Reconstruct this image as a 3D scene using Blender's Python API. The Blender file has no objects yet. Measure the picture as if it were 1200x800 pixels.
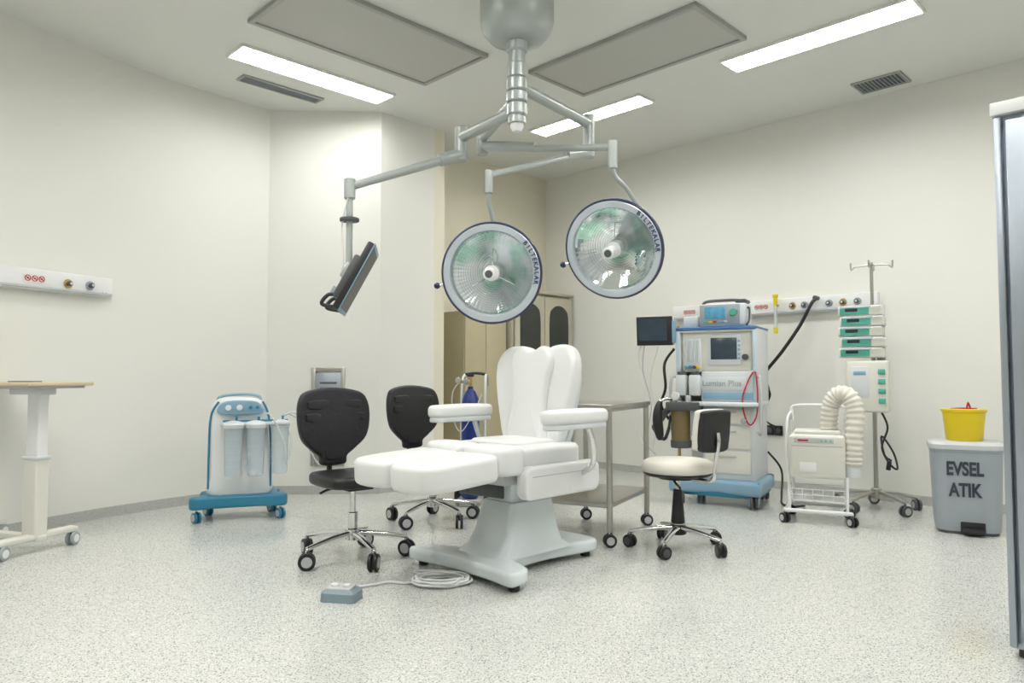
import bpy,bmesh,math,random
from math import sin,cos,pi,radians,atan2,sqrt
from mathutils import Vector,Matrix,Euler
random.seed(4)
sc=bpy.context.scene
sc.view_settings.view_transform='Standard'
def link(o): sc.collection.objects.link(o)
R2=sqrt(.5)
def uv(u,v): return ((u-v)*R2,(u+v)*R2)
# ---------------- materials ----------------
def M(name,col,rough=.5,metal=0.,var=.05,scale=9,bump=0.,bs=60,em=0.,trans=0.,alpha=1.,coat=0.,aniso=None):
    m=bpy.data.materials.new(name); m.use_nodes=True
    nt=m.node_tree; N=nt.nodes; L=nt.links; b=N['Principled BSDF']
    tc=N.new('ShaderNodeTexCoord'); nz=N.new('ShaderNodeTexNoise'); nz.inputs['Scale'].default_value=scale
    src=tc.outputs['Object']
    if aniso:
        mp=N.new('ShaderNodeMapping'); mp.inputs['Scale'].default_value=aniso; L.new(src,mp.inputs[0]); src=mp.outputs[0]
    L.new(src,nz.inputs['Vector'])
    mx=N.new('ShaderNodeMix'); mx.data_type='RGBA'
    mx.inputs[6].default_value=[max(0,c*(1-var)) for c in col]+[1]
    mx.inputs[7].default_value=[min(1,c*(1+var)) for c in col]+[1]
    L.new(nz.outputs['Fac'],mx.inputs[0]); L.new(mx.outputs[2],b.inputs['Base Color'])
    b.inputs['Roughness'].default_value=rough; b.inputs['Metallic'].default_value=metal
    b.inputs['Transmission Weight'].default_value=trans; b.inputs['Alpha'].default_value=alpha
    b.inputs['Coat Weight'].default_value=coat
    if em: 
        b.inputs['Emission Color'].default_value=list(col)+[1]; b.inputs['Emission Strength'].default_value=em
    if bump:
        n2=N.new('ShaderNodeTexNoise'); n2.inputs['Scale'].default_value=bs; L.new(src,n2.inputs['Vector'])
        bp=N.new('ShaderNodeBump'); bp.inputs['Strength'].default_value=bump; bp.inputs['Distance'].default_value=.01
        L.new(n2.outputs['Fac'],bp.inputs['Height']); L.new(bp.outputs[0],b.inputs['Normal'])
    return m
wallp=M('wall_paint',(.80,.80,.755),.5,var=.012,scale=1.5,bump=.04,bs=180)
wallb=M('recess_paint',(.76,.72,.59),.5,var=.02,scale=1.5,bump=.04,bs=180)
ceilp=M('ceiling_paint',(.75,.76,.725),.8,var=.012,scale=1)
white=M('white_enamel',(.80,.81,.81),.3,var=.02)
whiteg=M('grey_white_plastic',(.66,.69,.71),.35,var=.03)
cream=M('cream_plastic',(.72,.71,.65),.4,var=.03)
leather=M('white_vinyl_leather',(.77,.78,.775),.36,var=.02,bump=.08,bs=120)
leatherc=M('cream_vinyl_leather',(.75,.72,.65),.45,var=.03,bump=.1,bs=120)
baseg=M('chair_base_enamel',(.74,.79,.82),.22,var=.02,coat=.4)
black=M('black_plastic',(.014,.014,.016),.45,var=.2)
blackr=M('black_rubber',(.010,.010,.013),.42,var=.2,bump=.1)
darkg=M('dark_grey_plastic',(.08,.085,.09),.45,var=.1)
greyp=M('grey_plastic',(.34,.38,.41),.45,var=.05)
lgrey=M('light_grey_plastic',(.52,.54,.55),.45,var=.05)
chrome=M('chrome',(.72,.72,.72),.12,1,var=.03)
steel=M('brushed_steel',(.48,.465,.43),.32,1,var=.12,scale=30,aniso=(1,1,30))
steel2=M('satin_steel_sheet',(.42,.46,.52),.38,1,var=.08,scale=20,aniso=(20,20,1))
alu=M('aluminium_lacquer',(.43,.46,.45),.32,.25,var=.04)
teal=M('teal_plastic',(.025,.20,.33),.35,var=.06)
blue=M('blue_stripe',(.045,.15,.35),.35,var=.05)
lblue=M('pale_blue_plastic',(.24,.40,.53),.35,var=.05)
icey=M('ice_blue_trim',(.50,.60,.68),.35,var=.04)
green=M('mint_plastic',(.08,.40,.31),.4,var=.06)
bluecyl=M('cylinder_blue',(.010,.03,.20),.3,var=.05)
yellow=M('yellow_plastic',(.76,.57,.01),.35,var=.05)
red=M('red_plastic',(.45,.012,.02),.4,var=.05)
brass=M('brass',(.55,.38,.14),.3,1,var=.1)
gold=M('dark_amber',(.20,.15,.06),.4,var=.2)
wood=M('birch_laminate',(.62,.52,.37),.45,var=.12,scale=12,aniso=(1,12,12))
screen=M('dark_screen',(.015,.022,.03),.35,var=.3)
screenb=M('faint_glow_blue_screen',(.030,.05,.07),.2,var=.4,em=.1)  # dark screen with a faint glow put into its material
screenc=M('blue_lit_screen',(.08,.26,.38),.2,var=.5,em=.3,scale=30)
glassd=M('dark_glass',(.03,.033,.03),.08,var=.4,scale=3)
canist=M('clear_canister',(.68,.77,.82),.1,var=.02,alpha=.5)
clear=M('clear_tube',(.72,.77,.78),.2,var=.02,alpha=.7)
skirt=M('cove_skirting',(.47,.48,.46),.5,var=.3,scale=90)
grille=M('grille_frame',(.40,.40,.38),.5,.2,var=.04)
beige=M('beige_laminate',(.46,.41,.27),.5,var=.05)
cabsteel=M('cabinet_enamel',(.50,.47,.37),.35,.2,var=.04)
inkd=M('dark_ink',(.03,.04,.06),.5,var=.1)
inkb=M('navy_ink',(.02,.03,.12),.4,var=.1)
bezel=M('lamp_bezel',(.55,.60,.66),.25,.3,var=.03)
bezeld=M('lamp_rim_blue',(.025,.03,.08),.3,var=.05)
lit=M('tube_diffuser',(1.0,.995,.96),.4,var=0,em=42)
lit2=M('tube_diffuser_dimmed',(1.0,.995,.96),.4,var=0,em=26)
lblref=M('louver_white',(.85,.85,.80),.4,var=.02)
paper=M('paper_label',(.80,.80,.79),.6,var=.02)
pedalg=M('pedal_grey',(.23,.30,.34),.45,var=.06)
refl=bpy.data.materials.new('faceted_reflector'); refl.use_nodes=True
N=refl.node_tree.nodes; L=refl.node_tree.links; b=N['Principled BSDF']
tc=N.new('ShaderNodeTexCoord')
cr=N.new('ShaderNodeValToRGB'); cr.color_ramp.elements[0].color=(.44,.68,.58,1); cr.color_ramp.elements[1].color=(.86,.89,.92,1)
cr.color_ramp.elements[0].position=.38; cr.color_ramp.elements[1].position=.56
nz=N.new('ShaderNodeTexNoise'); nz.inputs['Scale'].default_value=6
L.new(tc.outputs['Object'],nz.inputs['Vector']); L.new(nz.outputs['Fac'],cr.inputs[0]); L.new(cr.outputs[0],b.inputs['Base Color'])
b.inputs['Metallic'].default_value=1; b.inputs['Roughness'].default_value=.08
# floor
flo=bpy.data.materials.new('speckled_vinyl_floor'); flo.use_nodes=True
N=flo.node_tree.nodes; L=flo.node_tree.links; b=N['Principled BSDF']
tc=N.new('ShaderNodeTexCoord')
base=N.new('ShaderNodeTexNoise'); base.inputs['Scale'].default_value=1.2
L.new(tc.outputs['Object'],base.inputs['Vector'])
m0=N.new('ShaderNodeMix'); m0.data_type='RGBA'; m0.inputs[6].default_value=(.62,.625,.59,1); m0.inputs[7].default_value=(.66,.665,.625,1)
L.new(base.outputs['Fac'],m0.inputs[0]); prev=m0.outputs[2]
for sca,th,colr,off in ((80,.21,(.09,.10,.105,1),0),(130,.26,(.27,.28,.28,1),3.1),(60,.20,(.84,.84,.82,1),7.7),(98,.21,(.17,.18,.19,1),5.2)):
    mp=N.new('ShaderNodeMapping'); mp.inputs['Location'].default_value=(off,off*2,0); L.new(tc.outputs['Object'],mp.inputs[0])
    v=N.new('ShaderNodeTexVoronoi'); v.inputs['Scale'].default_value=sca; L.new(mp.outputs[0],v.inputs['Vector'])
    lt=N.new('ShaderNodeMath'); lt.operation='LESS_THAN'; lt.inputs[1].default_value=th; L.new(v.outputs['Distance'],lt.inputs[0])
    mx=N.new('ShaderNodeMix'); mx.data_type='RGBA'; mx.inputs[7].default_value=colr
    L.new(lt.outputs[0],mx.inputs[0]); L.new(prev,mx.inputs[6]); prev=mx.outputs[2]
L.new(prev,b.inputs['Base Color']); b.inputs['Roughness'].default_value=.16
# perforated ceiling panel
perf=bpy.data.materials.new('perforated_panel'); perf.use_nodes=True
N=perf.node_tree.nodes; L=perf.node_tree.links; b=N['Principled BSDF']
tc=N.new('ShaderNodeTexCoord'); vo=N.new('ShaderNodeTexVoronoi'); vo.inputs['Scale'].default_value=85; vo.inputs['Randomness'].default_value=.15
cr=N.new('ShaderNodeValToRGB'); cr.color_ramp.elements[0].color=(.20,.20,.19,1); cr.color_ramp.elements[1].color=(.50,.50,.47,1)
cr.color_ramp.elements[0].position=.15; cr.color_ramp.elements[1].position=.4
L.new(tc.outputs['Object'],vo.inputs['Vector']); L.new(vo.outputs['Distance'],cr.inputs[0]); L.new(cr.outputs[0],b.inputs['Base Color'])
b.inputs['Roughness'].default_value=.6
# ---------------- helpers ----------------
def G(name,loc=(0,0,0),face=None,parent=None,rot=None):
    e=bpy.data.objects.new(name,None); e.empty_display_size=.1; e.location=loc
    if face: e.rotation_euler=(0,0,atan2(face[0],-face[1]))
    if rot is not None: e.rotation_mode='QUATERNION'; e.rotation_quaternion=rot
    if parent: e.parent=parent
    link(e); return e
def fin(p,name,bm,mat,smooth=True,T=None,ang=38):
    if T is not None: bmesh.ops.transform(bm,matrix=T,verts=bm.verts)
    bmesh.ops.recalc_face_normals(bm,faces=bm.faces)
    me=bpy.data.meshes.new(name); bm.to_mesh(me); bm.free()
    me.materials.append(mat)
    if smooth:
        for f in me.polygons: f.use_smooth=True
        me.set_sharp_from_angle(angle=radians(ang))
    o=bpy.data.objects.new(name,me); link(o)
    if p: o.parent=p
    return o
def box(p,name,c,s,mat,bev=.006,seg=2,rot=None,T=None):
    bm=bmesh.new(); bmesh.ops.create_cube(bm,size=1)
    for v in bm.verts: v.co=Vector((v.co.x*s[0],v.co.y*s[1],v.co.z*s[2]))
    bev=min(bev,min(s)*.48)
    if bev>0: bmesh.ops.bevel(bm,geom=bm.edges[:],offset=bev,segments=seg,profile=.5,affect='EDGES')
    Mx=Matrix.Translation(c)
    if rot: Mx=Mx@Euler([radians(a) for a in rot]).to_matrix().to_4x4()
    if T is not None: Mx=T@Mx
    return fin(p,name,bm,mat,T=Mx)
def frame(d):
    d=Vector(d).normalized(); return d.to_track_quat('Z','Y').to_matrix().to_4x4()
def lathe(p,name,prof,mat,loc=(0,0,0),axis=(0,0,1),seg=32,smooth=True,ang=38):
    bm=bmesh.new(); rings=[]
    for r,h in prof:
        if r<1e-5: rings.append([bm.verts.new((0,0,h))])
        else: rings.append([bm.verts.new((r*cos(2*pi*i/seg),r*sin(2*pi*i/seg),h)) for i in range(seg)])
    for A,B in zip(rings,rings[1:]):
        for i in range(seg):
            j=(i+1)%seg
            vs=[A[i%len(A)],A[j%len(A)],B[j%len(B)],B[i%len(B)]]
            u=[]
            for v in vs:
                if v not in u: u.append(v)
            if len(u)>2: bm.faces.new(u)
    return fin(p,name,bm,mat,smooth,Matrix.Translation(loc)@frame(axis),ang)
def cyl(p,name,a,b,r,mat,r2=None,seg=24,bev=None):
    a=Vector(a); b=Vector(b); h=(b-a).length; r2=r if r2 is None else r2
    e=min(r,r2,h)*.12 if bev is None else bev
    pr=[(0,0),(r-e,0),(r,e),(r2,h-e),(r2-e,h),(0,h)]
    return lathe(p,name,pr,mat,a,b-a,seg)
def crom(pts,sub,closed=False):
    P=[Vector(q) for q in pts]; n=len(P); out=[]
    rng=range(n) if closed else range(n-1)
    for i in rng:
        if closed: a,b,c,d=P[i-1],P[i],P[(i+1)%n],P[(i+2)%n]
        else: a,b,c,d=P[max(i-1,0)],P[i],P[i+1],P[min(i+2,n-1)]
        for k in range(sub):
            t=k/sub
            out.append(.5*((2*b)+(c-a)*t+(2*a-5*b+4*c-d)*t*t+(3*b-a-3*c+d)*t**3))
    if not closed: out.append(P[-1])
    return out
def tube(p,name,pts,r,mat,n=10,sub=6,smoothp=True,rf=None,flat=1.):
    Q=crom(pts,sub) if smoothp else [Vector(q) for q in pts]
    bm=bmesh.new(); rings=[]; nrm=None
    for i,q in enumerate(Q):
        t=(Q[min(i+1,len(Q)-1)]-Q[max(i-1,0)]).normalized()
        if nrm is None:
            nrm=t.orthogonal().normalized() if abs(t.z)>.95 else Vector((0,0,1)).cross(t).normalized()
        nrm=(nrm-t*nrm.dot(t)).normalized(); bn=t.cross(nrm)
        rr=r if rf is None else rf(i/(len(Q)-1))
        rings.append([bm.verts.new(q+nrm*rr*cos(2*pi*k/n)+bn*rr*flat*sin(2*pi*k/n)) for k in range(n)])
    for A,B in zip(rings,rings[1:]):
        for k in range(n): bm.faces.new([A[k],A[(k+1)%n],B[(k+1)%n],B[k]])
    bm.faces.new(rings[0]); bm.faces.new(rings[-1])
    return fin(p,name,bm,mat,ang=60)
def puff(p,name,outl,h0,h1,b,mat,crown=0.,plane='XZ',sub=5,bend=0.,T=None,smoothp=True,seg=4):
    O=[Vector((a,c,0)) for a,c in outl]
    if smoothp: O=crom(O,sub,True)
    n=len(O); area=sum(O[i].x*O[(i+1)%n].y-O[(i+1)%n].x*O[i].y for i in range(n))
    if area<0: O.reverse()
    nr=[]
    for i in range(n):
        t=(O[(i+1)%n]-O[i-1]).normalized(); nr.append(Vector((-t.y,t.x,0)))
    cen=sum(O,Vector())/n
    def mp(q,h):
        if plane=='XZ': return Vector((q.x,-h-bend*q.x*q.x,q.y))
        if plane=='XY': return Vector((q.x,q.y,h))
        return Vector((h,q.x,q.y))
    bm=bmesh.new(); rings=[]
    prof=[(b*(1-sin(k*pi/2/seg)),h0+b*(1-cos(k*pi/2/seg))) for k in range(seg+1)]
    prof+= [(b*(1-cos(k*pi/2/seg)),h1-b*(1-sin(k*pi/2/seg))) for k in range(seg+1)]
    for ins,h in prof: rings.append([bm.verts.new(mp(O[i]+nr[i]*ins,h)) for i in range(n)])
    if crown:
        for f in (.75,.5,.25): rings.append([bm.verts.new(mp(cen+(O[i]+nr[i]*b-cen)*f,h1+crown*(1-f*f))) for i in range(n)])
    for A,B in zip(rings,rings[1:]):
        for k in range(n): bm.faces.new([A[k],A[(k+1)%n],B[(k+1)%n],B[k]])
    bm.faces.new(rings[0])
    if crown:
        c=bm.verts.new(mp(cen,h1+crown)); A=rings[-1]
        for k in range(n): bm.faces.new([A[k],A[(k+1)%n],c])
    else: bm.faces.new(rings[-1])
    return fin(p,name,bm,mat,T=T,ang=50)
def rrect(cx,cy,hx,hy,r,k=5):
    o=[]
    for sx,sy,a0 in ((1,1,0),(-1,1,90),(-1,-1,180),(1,-1,270)):
        for i in range(k+1):
            a=radians(a0+90*i/k); o.append((cx+sx*(hx-r)+r*cos(a),cy+sy*(hy-r)+r*sin(a)))
    return o
def loft(p,name,secs,mat,T=None):
    bm=bmesh.new(); rings=[]
    for z,cx,cy,hx,hy,r in secs: rings.append([bm.verts.new((a,b,z)) for a,b in rrect(cx,cy,hx,hy,r)])
    n=len(rings[0])
    for A,B in zip(rings,rings[1:]):
        for k in range(n): bm.faces.new([A[k],A[(k+1)%n],B[(k+1)%n],B[k]])
    bm.faces.new(rings[0]); bm.faces.new(rings[-1])
    return fin(p,name,bm,mat,T=T,ang=30)
def text(p,name,body,loc,size,mat,T=None,ext=.0008,bold=.0,align='CENTER'):
    c=bpy.data.curves.new(name,'FONT'); c.body=body; c.size=size; c.extrude=ext; c.offset=bold
    c.align_x=align; c.align_y='CENTER'
    o=bpy.data.objects.new(name+'_tmp',c); link(o); bpy.context.view_layer.update()
    me=bpy.data.meshes.new_from_object(o.evaluated_get(bpy.context.evaluated_depsgraph_get()))
    bpy.data.objects.remove(o)
    me.transform(Matrix.Translation(loc)@((T if T is not None else Matrix.Identity(4))@Matrix.Rotation(pi/2,4,'X')))
    me.materials.clear(); me.materials.append(mat)
    q=bpy.data.objects.new(name,me); link(q); q.parent=p; return q
def caster(p,nm,x,y,r,ztop,mat=blackr,hub=lgrey,ang=0.,w=.02):
    d=Vector((cos(ang),sin(ang),0)); c=Vector((x,y,r))
    for s in (-1,1):
        a=c+d*s*w*.35; b2=c+d*s*w*1.25
        cyl(p,nm+'_wheel',a,b2,r,mat,seg=20)
        cyl(p,nm+'_hub',b2,b2+d*s*.003,r*.62,hub,seg=16)
    box(p,nm+'_fork',(x,y,r*1.7),(w*.7,w*1.6,r*1.1),darkg,.004)
    cyl(p,nm+'_stem',(x,y,r*1.5),(x,y,ztop),.009,chrome,seg=10)
def star(p,rad,zhub,mat,rot=0.,wr=.045,wmat=blackr,hub=lgrey,ncount=5):
    cyl(p,'base_hub',(0,0,zhub-.04),(0,0,zhub+.03),.042,mat)
    for i in range(ncount):
        a=rot+2*pi*i/ncount; d=Vector((cos(a),sin(a),0)); e=d*rad
        tube(p,'base_leg_%d'%(i+1),[d*.03+Vector((0,0,zhub)),d*rad*.5+Vector((0,0,zhub-.01)),e+Vector((0,0,2*wr+.02))],.02,mat,n=10,sub=5,rf=lambda t:.026-.010*t,flat=.7)
        caster(p,'caster_%d'%(i+1),e.x,e.y,wr,2*wr+.02,wmat,hub,a+.9)
# ---------------- room shell ----------------
H=3.45
def strip(name,pts,z0,z1,mat,th,off):
    bm=bmesh.new(); a=[bm.verts.new((x,y,z0)) for x,y in pts]; b=[bm.verts.new((x,y,z1)) for x,y in pts]
    for i in range(len(pts)-1): bm.faces.new([a[i],a[i+1],b[i+1],b[i]])
    me=bpy.data.meshes.new(name); bm.to_mesh(me); bm.free(); me.materials.append(mat)
    o=bpy.data.objects.new(name,me); link(o)
    s=o.modifiers.new('thickness','SOLIDIFY'); s.thickness=th; s.offset=off; s.use_even_offset=True
    return o
A0,A1,A2=Vector((-3.137,5.2)),Vector((-2.87,5.76)),Vector((-2.19,6.47))
fil=[tuple(A0*(1-t)**2+A1*2*t*(1-t)+A2*t*t) for t in [i/24 for i in range(25)]]
left=[(-5.0,1.3)]+fil+[(-1.19,6.517)]
colc=(-.663,7.044); rb=uv(4.51,5.96); cor=uv(6.555,5.96)
right_end=uv(6.555,-1.6)
walls={'left':left,'column':[(-1.19,6.517),colc],'column_side':[colc,rb],'recess':[rb,cor],'right':[cor,right_end],
 'right_rear':[right_end,(right_end[0],-1.6)],'rear':[(right_end[0],-1.6),(-5.0,-1.6)],'left_rear':[(-5.0,-1.6),(-5.0,1.3)]}
for k,pts in walls.items():
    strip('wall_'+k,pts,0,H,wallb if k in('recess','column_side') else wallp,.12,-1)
    strip('baseboard_'+k,pts,0.0,.075,skirt,.008,1)
outline=left+[colc,rb,cor,right_end,(right_end[0],-1.6),(-5.0,-1.6)]
def slab(name,z0,z1,mat):
    bm=bmesh.new(); a=[bm.verts.new((x,y,z0)) for x,y in outline]; b=[bm.verts.new((x,y,z1)) for x,y in outline]
    bm.faces.new(a); bm.faces.new(b); n=len(a)
    for i in range(n): bm.faces.new([a[i],a[(i+1)%n],b[(i+1)%n],b[i]])
    return fin(None,name,bm,mat,False)
slab('floor',-.1,0,flo); slab('ceiling',H,H+.1,ceilp)
RC=radians(45)
def cg(name,u0,u1,v0,v1):
    x,y=uv((u0+u1)/2,(v0+v1)/2); e=G(name,(x,y,H)); e.rotation_euler=(0,0,RC); return e,u1-u0,v1-v0
def framerect(p,w,d,t,h,mat):
    for s in (-1,1):
        box(p,'frame_long_%d'%s,(0,s*(d/2-t/2),-h/2),(w,t,h),mat,.002)
        box(p,'frame_short_%d'%s,(s*(w/2-t/2),0,-h/2),(t,d-2*t,h),mat,.002)
def troffer(u0,u1,v0,v1,lm=None):
    lm=lm or lit
    e,w,d=cg('ceiling_light_fixture',u0,u1,v0,v1); framerect(e,w,d,.015,.022,lblref)
    box(e,'diffuser',(0,0,-.004),(w-.03,d-.03,.006),lm,0)
    if w>d:
        n=int(w/.09)
        for i in range(1,n): box(e,'louver_%d'%i,(-w/2+w*i/n,0,-.014),(.005,d-.03,.014),lblref,0)
        box(e,'louver_spine',(0,0,-.014),(w-.03,.014,.016),lblref,0)
    else:
        n=int(d/.09)
        for i in range(1,n): box(e,'louver_%d'%i,(0,-d/2+d*i/n,-.014),(w-.03,.005,.014),lblref,0)
        box(e,'louver_spine',(0,0,-.014),(.014,d-.03,.016),lblref,0)
troffer(2.25,3.60,5.0,5.28,lit2); troffer(4.95,5.22,1.37,2.72); troffer(5.05,5.29,3.52,4.82)
troffer(.5,1.85,3.0,3.28); troffer(2.1,3.45,1.2,1.48); troffer(4.95,5.22,-1.0,.35); troffer(-.3,1.05,.9,1.18); troffer(2.2,3.55,-1.4,-1.12); troffer(-1.0,.35,3.6,3.88)  # unseen ceiling fixtures, added out of view as fill light
def flow(u0,u1,v0,v1):
    e,w,d=cg('laminar_flow_panel',u0,u1,v0,v1); framerect(e,w,d,.035,.03,grille)
    box(e,'perforated_sheet',(0,0,-.012),(w-.07,d-.07,.012),perf,0)
flow(2.12,3.63,3.88,4.64); flow(4.05,4.73,2.38,3.87)
def vent(u0,u1,v0,v1):
    e,w,d=cg('ceiling_air_vent',u0,u1,v0,v1); framerect(e,w,d,.018,.015,grille)
    box(e,'duct_back',(0,0,-.002),(w-.036,d-.036,.003),darkg,0)
    if w>d:
        for i in range(7): box(e,'slat_%d'%i,(0,-d/2+.03+(d-.06)*i/6,-.008),(w-.03,.010,.004),greyp,0,rot=(25,0,0))
    else:
        for i in range(12): box(e,'slat_%d'%i,(0,-d/2+.03+(d-.06)*i/11,-.008),(w-.03,.013,.004),greyp,0,rot=(25,0,0))
vent(2.5,3.22,5.52,5.66); vent(6.12,6.40,1.80,2.18)
# ---------------- surgical light ----------------
S=G('surgical_ceiling_light',(0,0,0))
HX,HY=.03,4.3
lathe(S,'ceiling_canopy',[(0,0),(.225,0),(.225,-.26),(.21,-.32),(.17,-.37),(.09,-.39),(0,-.39)],alu,(HX,HY,H),(0,0,1),48)
cyl(S,'canopy_collar',(HX,HY,H-.45),(HX,HY,H-.38),.065,alu)
cyl(S,'column',(HX,HY,2.6),(HX,HY,H-.40),.050,alu)
for i,(z0,z1,r) in enumerate(((2.84,2.93,.058),(2.76,2.835,.064),(2.69,2.755,.064),(2.61,2.685,.062),(2.56,2.605,.055))): cyl(S,'column_bearing_%d'%i,(HX,HY,z0),(HX,HY,z1),r,alu,seg=32)
lathe(S,'column_end_cap',[(0,-.05),(.025,-.045),(.04,-.02),(.042,0.02),(0,.02)],white,(HX,HY,2.56))
def arm(a,b,r,nm,r2=None): 
    tube(S,nm,[a,b],r,alu,n=16,sub=2,smoothp=False,rf=(lambda t:r+(r2-r)*t) if r2 else None)
J1=(-.345,4.82); J2=(.534,4.97); J3=(-.21,5.03)
arm((HX,HY,2.65),(J1[0],J1[1],2.65),.036,'extension_arm_1'); cyl(S,'joint_1',(J1[0],J1[1],2.49),(J1[0],J1[1],2.72),.042,alu)
arm((HX,HY,2.80),(J2[0],J2[1],2.80),.036,'extension_arm_2'); cyl(S,'joint_2',(J2[0],J2[1],2.56),(J2[0],J2[1],2.86),.042,alu)
arm((HX,HY,2.72),(J3[0],J3[1],2.72),.036,'extension_arm_3'); cyl(S,'joint_3',(J3[0],J3[1],2.60),(J3[0],J3[1],2.78),.042,alu)
K1=(-1.04,4.6,2.26)
arm((J1[0],J1[1],2.53),(J1[0]*.8+K1[0]*.2,J1[1]*.8+K1[1]*.2,2.485),.046,'spring_arm_1_root',.042)
arm((J1[0]*.84+K1[0]*.16,J1[1]*.84+K1[1]*.16,2.49),K1,.030,'spring_arm_1',.027)
cyl(S,'joint_monitor',(K1[0],K1[1],2.18),(K1[0],K1[1],2.31),.036,alu)
cyl(S,'monitor_drop_tube',(K1[0],K1[1],1.74),(K1[0],K1[1],2.22),.021,alu)
cyl(S,'monitor_collar_disc',(K1[0],K1[1],2.035),(K1[0],K1[1],2.055),.062,darkg)
nrm=Vector((.86,.12,-.46)); MO=G('monitor_head',(-.975,4.58,1.65),parent=S,rot=nrm.to_track_quat('-Y','Z'))
box(MO,'monitor_case',(0,.015,0),(.44,.045,.46),black,.012)
box(MO,'monitor_back_hump',(0,.05,-.02),(.30,.06,.30),darkg,.015)
box(MO,'monitor_screen',(0,-.009,0),(.40,.004,.42),screen,0)
box(MO,'monitor_frame_edge',(0,-.0065,0),(.448,.005,.468),lblue,.002)
box(MO,'monitor_bracket',(0,.09,.02),(.10,.05,.10),alu,.008)
for s in (-1,1): tube(MO,'monitor_handle',[(s*.13,.04,-.15),(s*.13,.10,-.17),(s*.13,.11,-.24),(s*.13,.03,-.22)],.012,black)
box(MO,'connector_row',(0,.09,-.13),(.22,.03,.05),greyp,.006)
cyl(S,'monitor_knuckle',(K1[0]-.03,K1[1],1.74),(K1[0]+.03,K1[1],1.74),.03,alu)
tube(S,'monitor_neck',[(K1[0],K1[1],1.76),(K1[0]-.03,K1[1]+.005,1.72),(-1.05,4.59,1.68)],.02,alu)
tube(S,'monitor_cable',[(K1[0],K1[1]-.03,2.2),(K1[0]-.05,K1[1],2.0),(K1[0]-.04,K1[1],1.85),(-1.08,4.6,1.66)],.005,white)
K2=(-.138,4.3,2.25)
arm((J2[0],J2[1],2.60),(J2[0]*.75+K2[0]*.25,J2[1]*.75+K2[1]*.25,2.53),.04,'spring_arm_2_root',.03)
arm((J2[0]*.8+K2[0]*.2,J2[1]*.8+K2[1]*.2,2.53),K2,.02,'spring_arm_2')
cyl(S,'joint_lamp',(K2[0],K2[1],2.14),(K2[0],K2[1],2.28),.024,alu)
L1=Vector((-.118,4.2,1.645)); n1=Vector((-.12,-.97,-.18)).normalized()
L2=Vector((.594,4.2,1.785)); n2=Vector((-.42,-.84,-.36)).normalized()
h1=L1-n1*.2; h2=L2-n2*.2
tube(S,'lamp_yoke_1',[(K2[0],K2[1],2.15),(K2[0],K2[1]+.02,2.08),(K2[0]+.03,K2[1]+.10,1.97),(K2[0]+.05,K2[1]+.14,1.85),tuple(h1)],.014,alu)
K3=(.605,4.3,2.42)
arm((J3[0],J3[1],2.66),(J3[0]*.55+K3[0]*.45,J3[1]*.55+K3[1]*.45,2.55),.038,'spring_arm_3_root',.03)
arm((J3[0]*.6+K3[0]*.4,J3[1]*.6+K3[1]*.4,2.55),K3,.022,'spring_arm_3')
cyl(S,'joint_lamp_2',(K3[0],K3[1],2.29),(K3[0],K3[1],2.46),.028,alu)
tube(S,'lamp_yoke_2',[(.605,4.3,2.30),(.625,4.31,2.24),(.70,4.36,2.18),(.79,4.44,2.06),(.81,4.48,1.95),(.76,4.44,1.88),tuple(h2)],.014,alu)
def lamp(nm,c,n,word,a0,da):
    E=G(nm,c,parent=S,rot=n.to_track_quat('-Y','Z')); ax=(0,-1,0)
    lathe(E,'dome_shell',[(0,-.19),(.05,-.188),(.13,-.17),(.21,-.125),(.27,-.06),(.286,-.015),(.288,.0)],bezel,(0,0,0),ax,64)
    lathe(E,'outer_rim',[(.280,-.012),(.292,-.018),(.297,-.006),(.297,.010),(.292,.017),(.284,.018)],bezeld,(0,0,0),ax,64)
    lathe(E,'bezel_ring',[(.286,.016),(.280,.022),(.248,.021),(.242,.010),(.241,-.004)],bezel,(0,0,0),ax,64)
    R0=.2412; pr=[(R0,-.002)]; n_=16
    for i in range(1,n_+1):
        r=R0*(1-i/n_*.84); d=-.002-.120*(1-(r/R0)**2)
        pr.append((r+.002,d)); pr.append((r,d-.002))
    lathe(E,'reflector',pr,refl,(0,0,0),ax,56,False)
    cyl(E,'lamp_neck',(0,.13,0),(0,.06,0),.05,alu)
    cyl(E,'bulb_shield',(0,.07,0),(0,-.01,0),.045,lgrey,.038,seg=32)
    cyl(E,'handle_collar',(0,-.008,0),(0,-.022,0),.046,white)
    cyl(E,'sterile_handle',(0,-.02,0),(0,-.115,0),.030,white,.036,bev=.008)
    cyl(E,'handle_tip',(0,-.113,0),(0,-.118,0),.022,darkg)
    cyl(E,'rear_hub',(0,.17,0),(0,.225,0),.05,alu)
    for k in range(3):
        a=radians(90+120*k); cyl(E,'shield_strut_%d'%k,(.04*cos(a),.03,.04*sin(a)),(.15*cos(a),.083,.15*sin(a)),.003,chrome,seg=8)
    cyl(E,'rim_post',(-.285,-.005,-.06),(-.315,-.01,-.065),.008,chrome,seg=12)
    lathe(E,'rim_knob',[(0,-.02),(.014,-.014),(.02,0),(.014,.014),(0,.02)],bezeld,(-.325,-.01,-.067),(1,0,0),16)
    for i,ch in enumerate(word):
        a=a0-da*i
        T=Matrix.Rotation(radians(90-a),4,'Y')
        text(E,'rim_letter_%d'%i,ch,(.264*cos(radians(a)),-.0235,.264*sin(radians(a))),.036,inkb,T,bold=.0012)
lamp('lamp_head_1',L1,n1,'BILTEKALAR',40,5.8)
lamp('lamp_head_2',L2,n2,'BILTEKALAR',48,5.8)
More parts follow.
